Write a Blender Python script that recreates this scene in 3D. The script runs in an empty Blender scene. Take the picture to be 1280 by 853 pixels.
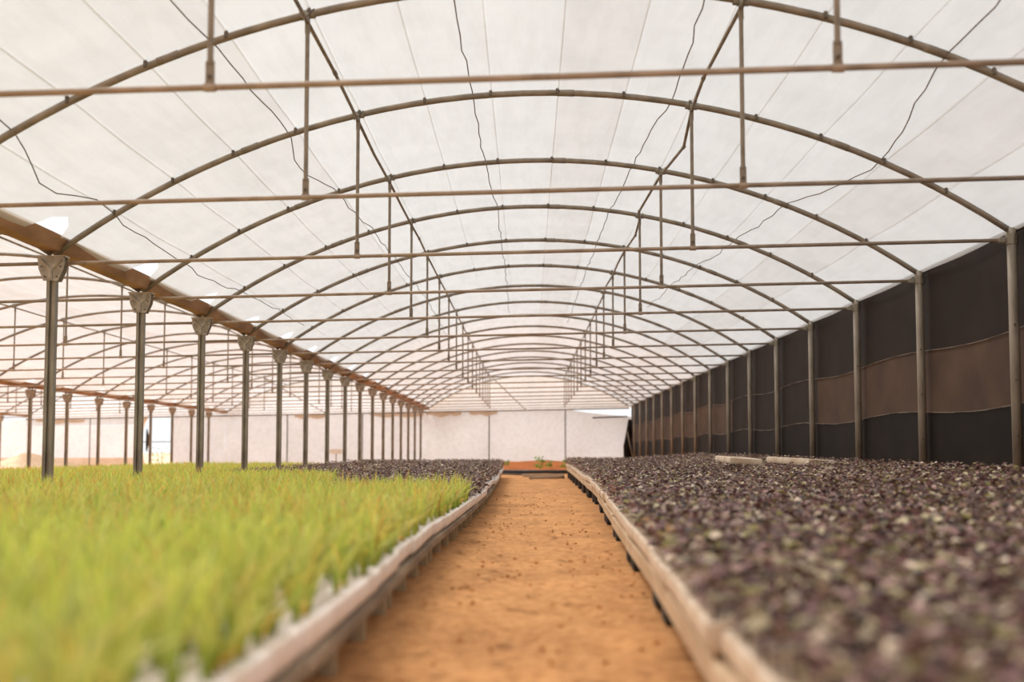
import bpy, math, random
import numpy as np
from mathutils import Vector

random.seed(7)
rng = np.random.default_rng(11)
SC = bpy.context.scene
COL = SC.collection
PI = math.pi

# ------------------------------------------------------------------ camera
HC = 0.57                                   # lens height over the soil
cam_d = bpy.data.cameras.new('camera')
cam = bpy.data.objects.new('camera', cam_d)
COL.objects.link(cam)
cam.location = (0, 0, HC)
cam.rotation_euler = (math.radians(90 + 4.53), 0, math.radians(0.65))
cam_d.sensor_width = 36
cam_d.lens = 1760 / 1280 * 36
cam_d.clip_start = 0.05
cam_d.clip_end = 500
cam_d.dof.use_dof = True
cam_d.dof.focus_distance = 14.0
cam_d.dof.aperture_fstop = 1.7
SC.camera = cam

# ------------------------------------------------------------------ sky, sun, exposure
world = bpy.data.worlds.new('sky')
SC.world = world
world.use_nodes = True
wn = world.node_tree
wn.nodes.clear()
w_out = wn.nodes.new('ShaderNodeOutputWorld')
w_bg = wn.nodes.new('ShaderNodeBackground')
w_bg.inputs['Color'].default_value = (0.97, 0.985, 1.0, 1)     # white hazy overcast
w_bg.inputs['Strength'].default_value = 1.05
wn.links.new(w_bg.outputs[0], w_out.inputs[0])
sun_d = bpy.data.lights.new('sun', 'SUN')
sun = bpy.data.objects.new('sun', sun_d)
COL.objects.link(sun)
sun_d.energy = 5.4
sun_d.angle = math.radians(22)              # veiled sun, soft edged
sun_d.color = (1.0, 0.965, 0.92)
sun.rotation_euler = Vector((.42, -.42, -.87)).to_track_quat('-Z', 'Y').to_euler()   # high, ahead and a little left
sun.location = (-10, 40, 40)
SC.view_settings.view_transform = 'Standard'
SC.view_settings.look = 'None'
SC.view_settings.gamma = 1
SC.view_settings.use_curve_mapping = False
SC.view_settings.exposure = 0.07

# ------------------------------------------------------------------ helpers
def lin(r, g, b):
    def c(u):
        u /= 255
        return u / 12.92 if u <= .04045 else ((u + .055) / 1.055) ** 2.4
    return (c(r), c(g), c(b), 1)

def tag(o, label=None, cat=None, group=None, kind=None):
    if label: o['label'] = label
    if cat: o['category'] = cat
    if group: o['group'] = group
    if kind: o['kind'] = kind
    return o

def empty(name, loc=(0, 0, 0), parent=None):
    o = bpy.data.objects.new(name, None)
    o.empty_display_size = .1
    COL.objects.link(o)
    o.location = loc
    if parent: o.parent = parent
    return o

def link_mesh(name, me, mat, parent=None, loc=(0, 0, 0), rz=0):
    if mat and not me.materials: me.materials.append(mat)
    o = bpy.data.objects.new(name, me)
    COL.objects.link(o)
    o.location = loc
    o.rotation_euler = (0, 0, rz)
    if parent: o.parent = parent
    return o

class MB:
    def __init__(s): s.v = []; s.f = []
    def face(s, pts):
        n = len(s.v); s.v += [tuple(p) for p in pts]; s.f.append(tuple(range(n, n + len(pts)))); return s
    def box(s, cx, cy, cz, sx, sy, sz, bev=0.0, taper=1.0):
        hx, hy, hz = sx / 2, sy / 2, sz / 2
        if bev <= 0:
            n = len(s.v)
            for z, k in ((-hz, taper), (hz, 1)):
                for x, y in ((-hx, -hy), (hx, -hy), (hx, hy), (-hx, hy)):
                    s.v.append((cx + x * k, cy + y * k, cz + z))
            for q in ((0, 3, 2, 1), (4, 5, 6, 7), (0, 1, 5, 4), (1, 2, 6, 5), (2, 3, 7, 6), (3, 0, 4, 7)):
                s.f.append(tuple(n + i for i in q))
        else:
            rings = []
            for z, ins in ((-hz, bev), (-hz + bev, 0), (hz - bev, 0), (hz, bev)):
                ax, ay = hx - ins, hy - ins
                c = bev if ins == 0 else bev * .6
                r = [(-ax + c, -ay), (ax - c, -ay), (ax, -ay + c), (ax, ay - c), (ax - c, ay), (-ax + c, ay), (-ax, ay - c), (-ax, -ay + c)]
                rings.append([(cx + x, cy + y, cz + z) for x, y in r])
            s.rings(rings, True)
        return s
    def rings(s, rings, cap=True):
        n = len(s.v); m = len(rings[0])
        for r in rings: s.v += [tuple(p) for p in r]
        for i in range(len(rings) - 1):
            for j in range(m):
                a = n + i * m + j; b = n + i * m + (j + 1) % m
                s.f.append((a, b, b + m, a + m))
        if cap:
            s.f.append(tuple(n + j for j in reversed(range(m))))
            e = n + (len(rings) - 1) * m
            s.f.append(tuple(e + j for j in range(m)))
        return s
    def tube(s, pts, r, n=8, cap=True):
        P = [Vector(p) for p in pts]
        rings = []
        u = None
        for i, p in enumerate(P):
            t = (P[min(i + 1, len(P) - 1)] - P[max(i - 1, 0)]).normalized()
            if u is None:
                ref = Vector((0, 0, 1)) if abs(t.z) < .9 else Vector((1, 0, 0))
                u = t.cross(ref).normalized()
            u = (u - t * u.dot(t)).normalized()
            w = t.cross(u)
            rr = r[i] if isinstance(r, (list, tuple)) else r
            rings.append([p + (u * math.cos(2 * PI * k / n) + w * math.sin(2 * PI * k / n)) * rr for k in range(n)])
        return s.rings(rings, cap)
    def prism(s, poly, y0, y1):                     # poly in x,z extruded over y
        return s.rings([[(x, y0, z) for x, z in poly], [(x, y1, z) for x, z in poly]], True)
    def prism_z(s, poly, z0, z1):
        return s.rings([[(x, y, z0) for x, y in poly], [(x, y, z1) for x, y in poly]], True)
    def mesh(s, name, smooth=False):
        me = bpy.data.meshes.new(name)
        me.from_pydata(s.v, [], s.f)
        if smooth:
            me.polygons.foreach_set('use_smooth', [True] * len(me.polygons))
        me.update()
        return me
    def build(s, name, mat, parent=None, loc=(0, 0, 0), rz=0, smooth=False):
        return link_mesh(name, s.mesh(name, smooth), mat, parent, loc, rz)

def np_mesh(name, V, F, col=None, smooth=True):
    """V (n,3), F (m,k) all faces of k corners, col (n,3) vertex colour"""
    me = bpy.data.meshes.new(name)
    V = np.asarray(V, np.float32); F = np.asarray(F, np.int32)
    m, k = F.shape
    me.vertices.add(len(V)); me.vertices.foreach_set('co', V.ravel())
    me.loops.add(m * k); me.loops.foreach_set('vertex_index', F.ravel())
    me.polygons.add(m)
    me.polygons.foreach_set('loop_start', np.arange(0, m * k, k, dtype=np.int32))
    me.update(calc_edges=True)
    if smooth: me.polygons.foreach_set('use_smooth', np.ones(m, bool))
    if col is not None:
        a = me.color_attributes.new('tint', 'FLOAT_COLOR', 'POINT')
        c = np.ones((len(V), 4), np.float32); c[:, :3] = col
        a.data.foreach_set('color', c.ravel())
    me.update()
    return me

def grid_mesh(name, X, Y, Z, smooth=True):
    n, m = X.shape
    V = np.stack([X, Y, Z], -1).reshape(-1, 3)
    i = np.arange(n - 1)[:, None] * m + np.arange(m - 1)[None, :]
    i = i.ravel()
    return np_mesh(name, V, np.stack([i, i + m, i + m + 1, i + 1], 1), smooth=smooth)

def copy_tree(o, loc=None, parent=None):
    c = o.copy(); COL.objects.link(c)
    if parent: c.parent = parent
    if loc is not None: c.location = loc
    for ch in o.children: copy_tree(ch, None, c)
    return c

ORD = ['nearest', 'second-nearest', 'third-nearest', 'fourth-nearest', 'fifth-nearest', 'sixth-nearest', 'seventh-nearest', 'eighth-nearest',
       'ninth-nearest', 'tenth-nearest', 'eleventh-nearest', 'twelfth-nearest', 'thirteenth-nearest', 'fourteenth-nearest',
       'fifteenth-nearest', 'sixteenth-nearest', 'seventeenth-nearest', 'eighteenth-nearest', 'nineteenth-nearest', 'twentieth-nearest']
def nth(i):
    if i < 20: return ORD[i]
    t = ['twenty', 'thirty', 'forty', 'fifty'][(i + 1) // 10 - 2]
    u = (i + 1) % 10
    if u == 0: return {'twenty': 'twentieth', 'thirty': 'thirtieth', 'forty': 'fortieth', 'fifty': 'fiftieth'}[t] + '-nearest'
    return t + '-' + ['', 'first', 'second', 'third', 'fourth', 'fifth', 'sixth', 'seventh', 'eighth', 'ninth'][u] + '-nearest'

# ------------------------------------------------------------------ materials
def new_mat(name):
    m = bpy.data.materials.new(name); m.use_nodes = True
    nt = m.node_tree; nt.nodes.clear()
    out = nt.nodes.new('ShaderNodeOutputMaterial')
    return m, nt, out

def noise_ramp(nt, scale, c0, c1, p0=.35, p1=.65, detail=5, stretch=(1, 1, 1), coord='Object', rough=.55):
    tc = nt.nodes.new('ShaderNodeTexCoord'); mp = nt.nodes.new('ShaderNodeMapping')
    mp.inputs['Scale'].default_value = stretch
    nt.links.new(tc.outputs[coord], mp.inputs[0])
    nz = nt.nodes.new('ShaderNodeTexNoise'); nz.inputs['Scale'].default_value = scale
    nz.inputs['Detail'].default_value = detail; nz.inputs['Roughness'].default_value = rough
    nt.links.new(mp.outputs[0], nz.inputs['Vector'])
    rp = nt.nodes.new('ShaderNodeValToRGB')
    rp.color_ramp.elements[0].color = c0; rp.color_ramp.elements[0].position = p0
    rp.color_ramp.elements[1].color = c1; rp.color_ramp.elements[1].position = p1
    nt.links.new(nz.outputs['Fac'], rp.inputs[0])
    return rp, nz

def mix_col(nt, fac, a, b, mode='MIX'):
    n = nt.nodes.new('ShaderNodeMix'); n.data_type = 'RGBA'; n.blend_type = mode
    for idx, v in ((0, fac), (6, a), (7, b)):
        if hasattr(v, 'links') or hasattr(v, 'is_output'): nt.links.new(v, n.inputs[idx])
        else: n.inputs[idx].default_value = v
    return n.outputs[2]

def solid(name, c0, c1, scale=12, rough=.6, metal=0.0, stretch=(1, 1, 1), bump=.15, spec=.5):
    m, nt, out = new_mat(name)
    rp, nz = noise_ramp(nt, scale, c0, c1, stretch=stretch)
    b = nt.nodes.new('ShaderNodeBsdfPrincipled')
    nt.links.new(rp.outputs[0], b.inputs['Base Color'])
    b.inputs['Roughness'].default_value = rough; b.inputs['Metallic'].default_value = metal
    b.inputs['Specular IOR Level'].default_value = spec
    if bump:
        bp = nt.nodes.new('ShaderNodeBump'); bp.inputs['Strength'].default_value = bump; bp.inputs['Distance'].default_value = .01
        nt.links.new(nz.outputs['Fac'], bp.inputs['Height']); nt.links.new(bp.outputs[0], b.inputs['Normal'])
    nt.links.new(b.outputs[0], out.inputs[0])
    return m

def film(name, c0, c1, trans=.8, scale=1.4, stretch=(1, 1, 1), clear=0.0):
    m, nt, out = new_mat(name)
    rp, nz = noise_ramp(nt, scale, c0, c1, .3, .7, 6, stretch)
    rp2, nz2 = noise_ramp(nt, 7, (.935, .93, .92, 1), (1, 1, 1, 1), .38, .56, 4, (1, .13, 1))     # faint crosswise creases
    c = mix_col(nt, 1.0, rp.outputs[0], rp2.outputs[0], 'MULTIPLY')
    tr = nt.nodes.new('ShaderNodeBsdfTranslucent'); df = nt.nodes.new('ShaderNodeBsdfDiffuse')
    nt.links.new(c, tr.inputs[0]); nt.links.new(c, df.inputs[0])
    bp = nt.nodes.new('ShaderNodeBump'); bp.inputs['Strength'].default_value = .5; bp.inputs['Distance'].default_value = .02
    nt.links.new(nz2.outputs['Fac'], bp.inputs['Height'])
    nt.links.new(bp.outputs[0], tr.inputs['Normal']); nt.links.new(bp.outputs[0], df.inputs['Normal'])
    mx = nt.nodes.new('ShaderNodeMixShader'); mx.inputs[0].default_value = trans
    nt.links.new(df.outputs[0], mx.inputs[1]); nt.links.new(tr.outputs[0], mx.inputs[2])
    res = mx.outputs[0]
    if clear > 0:
        tp = nt.nodes.new('ShaderNodeBsdfTransparent'); m2 = nt.nodes.new('ShaderNodeMixShader'); m2.inputs[0].default_value = clear
        nt.links.new(res, m2.inputs[1]); nt.links.new(tp.outputs[0], m2.inputs[2]); res = m2.outputs[0]
    nt.links.new(res, out.inputs[0])
    return m

def net(name, c0, c1, t0, clear):
    """dark woven shade cloth: fine vertical weave, lets a little light through"""
    m, nt, out = new_mat(name)
    rp, nz = noise_ramp(nt, 2.2, c0, c1, .3, .7, 5, (1, .6, 1))
    tc = nt.nodes.new('ShaderNodeTexCoord')
    wv = nt.nodes.new('ShaderNodeTexWave'); wv.bands_direction = 'Y'; wv.inputs['Scale'].default_value = 16
    wv.inputs['Distortion'].default_value = 1.2; wv.inputs['Detail'].default_value = 2
    nt.links.new(tc.outputs['Object'], wv.inputs[0])
    c = mix_col(nt, .28, rp.outputs[0], wv.outputs['Color'], 'MULTIPLY')
    df = nt.nodes.new('ShaderNodeBsdfPrincipled'); df.inputs['Roughness'].default_value = .6; df.inputs['Specular IOR Level'].default_value = .08
    nt.links.new(c, df.inputs['Base Color'])
    tr = nt.nodes.new('ShaderNodeBsdfTranslucent'); nt.links.new(c, tr.inputs[0])
    mx = nt.nodes.new('ShaderNodeMixShader'); mx.inputs[0].default_value = t0
    nt.links.new(df.outputs[0], mx.inputs[1]); nt.links.new(tr.outputs[0], mx.inputs[2])
    tp = nt.nodes.new('ShaderNodeBsdfTransparent'); m2 = nt.nodes.new('ShaderNodeMixShader'); m2.inputs[0].default_value = clear
    nt.links.new(mx.outputs[0], m2.inputs[1]); nt.links.new(tp.outputs[0], m2.inputs[2])
    nt.links.new(m2.outputs[0], out.inputs[0])
    return m

def leaf_mat(name, trans, rough, spec, tcol):
    m, nt, out = new_mat(name)
    at = nt.nodes.new('ShaderNodeAttribute'); at.attribute_name = 'tint'
    b = nt.nodes.new('ShaderNodeBsdfPrincipled')
    nt.links.new(at.outputs['Color'], b.inputs['Base Color'])
    b.inputs['Roughness'].default_value = rough; b.inputs['Specular IOR Level'].default_value = spec
    tr = nt.nodes.new('ShaderNodeBsdfTranslucent')
    nt.links.new(mix_col(nt, 1.0, at.outputs['Color'], tcol, 'MULTIPLY'), tr.inputs[0])
    mx = nt.nodes.new('ShaderNodeMixShader'); mx.inputs[0].default_value = trans
    nt.links.new(b.outputs[0], mx.inputs[1]); nt.links.new(tr.outputs[0], mx.inputs[2])
    nt.links.new(mx.outputs[0], out.inputs[0])
    return m

def soil_mat(name, dark, mid, pale):
    m, nt, out = new_mat(name)
    rp, n1 = noise_ramp(nt, 2.3, dark, mid, .28, .6, 8, (1, .55, 1))
    rp2, n2 = noise_ramp(nt, 22, dark, pale, .30, .62, 8, (1, .7, 1), rough=.65)
    c = mix_col(nt, .5, rp.outputs[0], rp2.outputs[0])
    rp3, n3 = noise_ramp(nt, 9, (.45, .40, .36, 1), (1, 1, 1, 1), .30, .42, 6, (1, .5, 1))      # dark damp crumbs
    c = mix_col(nt, .8, c, rp3.outputs[0], 'MULTIPLY')
    b = nt.nodes.new('ShaderNodeBsdfPrincipled'); b.inputs['Roughness'].default_value = .95; b.inputs['Specular IOR Level'].default_value = .1
    nt.links.new(c, b.inputs['Base Color'])
    bp = nt.nodes.new('ShaderNodeBump'); bp.inputs['Strength'].default_value = .7; bp.inputs['Distance'].default_value = .02
    nt.links.new(n2.outputs['Fac'], bp.inputs['Height']); nt.links.new(bp.outputs[0], b.inputs['Normal'])
    nt.links.new(b.outputs[0], out.inputs[0])
    return m

M = {}
M['film'] = film('white_woven_film', (.83, .845, .85, 1), (.915, .93, .94, 1), .25, clear=.29)
M['film_dusty'] = film('dusty_woven_film', (.77, .765, .75, 1), (.87, .865, .855, 1), .25, clear=.27)
M['wall_film'] = film('white_wall_film', (.64, .67, .72, 1), (.72, .75, .80, 1), .46, .7)
M['gable_film'] = film('gable_film', (.76, .81, .88, 1), (.84, .89, .95, 1), .74, .7)
M['pale_film'] = film('lavender_film', (.78, .77, .82, 1), (.86, .85, .90, 1), .55, .7)
M['tan_cloth'] = film('tan_cloth', (.62, .47, .34, 1), (.74, .60, .47, 1), .5, 2.0)
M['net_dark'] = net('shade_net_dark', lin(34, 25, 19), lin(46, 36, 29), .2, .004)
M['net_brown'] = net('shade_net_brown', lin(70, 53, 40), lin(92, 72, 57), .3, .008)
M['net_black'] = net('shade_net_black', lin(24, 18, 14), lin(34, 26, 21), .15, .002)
M['hem'] = solid('hem_thread', lin(92, 76, 62), lin(128, 108, 90), 30)
M['steel'] = solid('galvanised_steel', lin(122, 116, 104), lin(160, 154, 140), 9, .5, .35, (1, 1, .3))
M['bracket'] = solid('galvanised_plate', lin(150, 142, 128), lin(186, 178, 164), 14, .5, .3)
M['pipe'] = solid('dull_grey_pipe', lin(126, 116, 102), lin(156, 144, 128), 7, .55, .25)
M['tie'] = solid('brownish_tie_pipe', lin(150, 132, 114), lin(180, 161, 142), 6, .55, .2)
M['post_r'] = solid('weathered_post', lin(124, 112, 97), lin(156, 144, 128), 8, .6, .2, (1, 1, .3))
M['rust'] = solid('rusty_gutter', lin(128, 92, 62), lin(176, 136, 100), 3.5, .7, .05, (1, .35, 1))
M['rope'] = solid('old_twine', lin(98, 82, 66), lin(140, 120, 98), 40, .9)
M['bolt'] = solid('bolt_steel', lin(90, 82, 72), lin(120, 110, 98), 20, .5, .5)
M['soil'] = soil_mat('orange_soil', lin(158, 104, 60), lin(224, 162, 104), lin(238, 184, 130))
M['mound'] = soil_mat('red_soil', lin(150, 86, 44), lin(196, 118, 66), lin(206, 134, 84))
M['sand'] = soil_mat('pale_sand', lin(180, 150, 120), lin(215, 190, 160), lin(228, 205, 178))
M['foam'] = solid('dusty_polystyrene', lin(236, 222, 212), lin(250, 243, 238), 9, .8, 0, (1, 1, .5), .2, .2)
M['foam_tan'] = solid('stained_polystyrene', lin(214, 190, 164), lin(240, 224, 204), 7, .8, 0, (1, 1, .5), .2, .2)
M['compost'] = solid('dark_compost', lin(60, 44, 34), lin(96, 74, 58), 60, .95, 0, (1, 1, 1), .5, .1)
M['wood'] = solid('grey_bench_timber', lin(126, 112, 96), lin(168, 152, 132), 10, .8, 0, (1, .15, 1), .3, .2)
M['rail_r'] = solid('beige_bench_rail', lin(196, 168, 136), lin(222, 198, 168), 9, .8, 0, (1, .15, 1), .3, .2)
M['leg'] = solid('pale_leg_timber', lin(150, 132, 106), lin(186, 168, 138), 16, .8, 0, (1, 1, .2), .3, .2)
M['block'] = solid('dark_bench_block', lin(58, 56, 55), lin(84, 80, 77), 12, .8, 0, (1, 1, 1), .3, .2)
M['black'] = solid('black_plastic', lin(34, 32, 32), lin(54, 50, 48), 8, .5)
M['grey_wood'] = solid('weathered_plank', lin(150, 130, 110), lin(190, 170, 148), 8, .85, 0, (.2, 1, 1), .3, .2)
M['sign'] = solid('white_sign', lin(238, 236, 232), lin(248, 246, 242), 8, .6)
M['green'] = leaf_mat('green_blade', .48, .5, .35, (1.0, 1.0, .75, 1))
M['purple'] = leaf_mat('purple_leaf', .18, .48, .32, (1.0, .75, .85, 1))
M['stem'] = solid('pale_green_stem', lin(150, 165, 80), lin(190, 196, 120), 30, .5)
M['stem_p'] = solid('purple_stem', lin(92, 70, 66), lin(120, 92, 86), 30, .5)

# ------------------------------------------------------------------ building lines
XR, XL, XM, XF = 3.934, -4.0, -12.0, -20.0            # eave, gutter 1, gutter 2, gutter 3
D = 2.72
NF = 19                                               # frames 0..18, the last in the back wall
def FY(n, x): return 6.29 + D * n - .043 * (x + 4)    # frames stand slightly skew to the aisle
def TZ(x): return HC + 1.586 + (x + 4) * .0169        # the tie line climbs slightly to the right
SAG, HALF = 1.27, 4.0
RAD = (HALF ** 2 + SAG ** 2) / (2 * SAG)
FOOT = .07                                            # arch foot above the tie
SPANS = [('main bay', XL, XR, 0), ('left bay', XM, XL, 1), ('far left bay', XF, XM, 8)]
def arch_z(xl, xr, x, off=0.0):
    c = (xl + xr) / 2; h = (xr - xl) / 2
    t = (x - c) / h * HALF
    return TZ(x) + FOOT + math.sqrt(max((RAD + off) ** 2 - t * t, 0)) - (RAD - SAG)

# ------------------------------------------------------------------ floor
def axis(parts):
    a = []
    for lo, hi, st in parts: a += list(np.arange(lo, hi, st))
    return np.array(a + [parts[-1][1]])
ax = axis([(-120, -24, 12), (-24, -4, 1.0), (-4, -.8, .2), (-.8, 1.1, .035), (1.1, 4, .25), (4, 14, 1.5), (14, 120, 12)])
ay = axis([(-60, 0, 4), (0, 8, .05), (8, 16, .1), (16, 34, .25), (34, 60, 1.0), (60, 220, 16)])
X, Y = np.meshgrid(ax, ay, indexing='ij')
inside = np.exp(-((X - .1) / .75) ** 4)
Zf = np.zeros_like(X)
for _ in range(70):
    kx, ky = rng.normal(0, 6), rng.normal(0, 4.5); ph = rng.uniform(0, 2 * PI)
    Zf += np.sin(kx * X + ky * Y + ph) * .9 / (6 + math.hypot(kx, ky)) * .014
for _ in range(240):                                   # trodden hollows along the aisle
    fx, fy = rng.uniform(-.4, .55), rng.uniform(1.5, 18)
    Zf -= .014 * np.exp(-((X - fx) / .06) ** 2 - ((Y - fy) / .13) ** 2)
Zf *= inside
floor = link_mesh('floor', grid_mesh('floor', X, Y, Zf), M['soil'])
tag(floor, 'bare orange-brown trodden soil floor of the greenhouse', kind='structure')

# soil clods on the aisle (past counting)
cl = MB()
for _ in range(420):
    x = random.uniform(-.4, .5); y = 1.6 + 20 * random.random() ** 1.6; r = random.uniform(.004, .013)
    pts = []
    for z, k in ((-.3, .6), (.25, 1.0), (.8, .45)):
        pts.append([(x + r * k * math.cos(a * PI / 2.5 + y) * random.uniform(.7, 1.3), y + r * k * math.sin(a * PI / 2.5 + y) * random.uniform(.7, 1.3), max(z * r, -.003)) for a in range(5)])
    cl.rings(pts)
tag(cl.build('soil_clods', M['soil']), 'small loose crumbs of soil scattered along the aisle', 'soil', kind='stuff')

# ------------------------------------------------------------------ ceiling: lapped film strips over three bays
ceiling = empty('ceiling')
tag(ceiling, 'arched roof of white woven film in long stitched strips', kind='structure')
ye = axis([(-4.0, FY(18, -8) + .4, D / 12)])
def frame_phase(y, x):
    return ((y - FY(0, x)) / D) % 1.0
for si, (bay, xl, xr, n0) in enumerate(SPANS):
    NS = 15
    th = math.asin(HALF / RAD)
    e0 = .985
    edges = np.linspace(-th * e0, th * e0, NS + 1)
    for k in range(NS):
        a0 = edges[k]; a1 = edges[k + 1] + (.0024 if k < NS - 1 else (.012 if si == 0 else 0))
        aa = np.linspace(a0, a1, 5)
        c = (xl + xr) / 2; h = (xr - xl) / 2
        A, Yg = np.meshgrid(aa, ye, indexing='ij')
        ph = frame_phase(Yg, c + h * np.sin(A) * RAD / HALF)
        if k == 0 and si <= 1 or (k == NS - 1 and si >= 1):
            # the film stops short of the gutter just before each arch: bright gaps
            gap = np.exp(-((ph - .80) / .13) ** 4) * rng.uniform(.75, 1.0, (1, len(ye))) * .052
            edge = np.linspace(1, 0, 5)[:, None] if k == 0 else np.linspace(0, 1, 5)[:, None]
            A = A + (gap * edge if k == 0 else -gap * edge)
        sag = -.022 * np.sin(PI * ph) ** 2
        wr = np.zeros_like(A)
        for _ in range(9):
            kx, ky = rng.normal(0, 10), rng.normal(0, 3); wr += np.sin(kx * A + ky * Yg + rng.uniform(0, 6.28)) * .0028
        hem = np.linspace(.0, -.007, 5)[:, None]
        rr = RAD + .036 + sag + wr * np.sin(PI * np.linspace(0, 1, 5))[:, None] + hem
        t = rr * np.sin(A)
        Xg = c + h * t / HALF
        Zg = HC + 1.586 + (Xg + 4) * .0169 + FOOT + rr * np.cos(A) - (RAD - SAG)
        link_mesh('film_strip', grid_mesh('film_strip', Xg, Yg, Zg), M['film_dusty'] if (k < 4 and si == 0) or (k * 7 + si) % 5 == 1 else M['film'], ceiling)

# ------------------------------------------------------------------ posts
def channel(w, d, z0, z1):
    """lipped channel section, groove facing the aisle camera"""
    h, g, e = w / 2, w * .16, d / 2
    poly = [(-h, -e), (-g, -e), (-g * .7, -e + d * .35), (g * .7, -e + d * .35), (g, -e), (h, -e), (h, e), (-h, e)]
    return MB().prism_z(poly, z0, z1)

def bracket_mesh(z):
    """pressed plate capital: tapered plate, top flange, Y-shaped sockets for the two arches"""
    b = MB()
    poly = [(-.062, z - .15), (.062, z - .15), (.105, z - .05), (.115, z + .045), (.095, z + .052), (-.095, z + .052), (-.115, z + .045), (-.105, z - .05)]
    b.prism(poly, -.052, -.042); b.prism(poly, .042, .052)
    b.box(0, 0, z + .058, .24, .13, .012)
    return b.mesh('bracket')

def socket_mesh(z):
    b = MB()
    b.tube([(0, -.055, z - .14), (0, -.055, z - .06)], .016, 6)
    for s in (-1, 1): b.tube([(0, -.055, z - .06), (s * .085, -.055, z + .03)], .016, 6)
    return b.mesh('socket')

def post_row(x, ns, row_label, group, first_label_index=0, detail=True):
    zt = TZ(x) + .0
    post = channel(.078, .07, 0, zt + .03).mesh('post')
    br = bracket_mesh(zt); so = socket_mesh(zt)
    bolt = MB().tube([(0, 0, 0), (0, -.012, 0)], .009, 6).mesh('bolt')
    for i, n in enumerate(ns):
        r = empty('support_post', (x, FY(n, x), 0))
        link_mesh('post', post, M['steel'], r)
        b = link_mesh('bracket', br, M['bracket'], r)
        if 'label' not in b: b['label'] = 'pale galvanised bracket plate'
        link_mesh('socket', so, M['bracket'], b)
        if detail and i < 6:
            for bx, bz in ((-.08, -.03), (.08, -.03), (-.05, -.115), (.05, -.115)):
                link_mesh('bolt', bolt, M['bolt'], b, (bx, -.052, zt + bz))
        tag(r, row_label % nth(i), 'post', group)

post_row(XL, range(1, 18), 'grey steel post with bracket under the left gutter, %s in its row', 'posts under the left gutter')
post_row(XM, range(9, 18), 'thin grey post under the second gutter in the left distance, %s in view', 'posts under the second gutter', detail=False)
post_row(XF, range(15, 18), 'small grey post of the third row at far left, %s in view', 'posts of the third row', detail=False)

# right row: plain pipe posts under the eave
zt = TZ(XR)
pm = MB().prism_z([(.042 * math.cos(a) * (1.0 if k % 2 else .93), .042 * math.sin(a)) for k, a in enumerate(np.linspace(0, 2 * PI, 12, endpoint=False))], 0, zt + .10).mesh('post', True)
cm = MB().tube([(0, 0, zt - .03), (0, 0, zt + .05)], .05, 10).mesh('collar')
ear = MB().box(-.062, 0, zt + .0, .05, .03, .05, .004).mesh('ear')
bm_ = MB().tube([(0, -.036, 0), (0, -.052, 0)], .008, 6).mesh('bolt')
for i, n in enumerate(range(1, 18)):
    r = empty('eave_post', (XR, FY(n, XR), 0))
    link_mesh('post', pm, M['post_r'], r)
    c = link_mesh('collar', cm, M['steel'], r)
    link_mesh('ear', ear, M['steel'], c)
    if i < 7:
        for z in (.7, 1.15, 1.6): link_mesh('bolt', bm_, M['bolt'], r, (-.012, 0, z))
    tag(r, 'weathered pipe post in front of the dark net wall, %s in the row' % nth(i), 'post', 'posts along the dark net wall')

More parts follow.
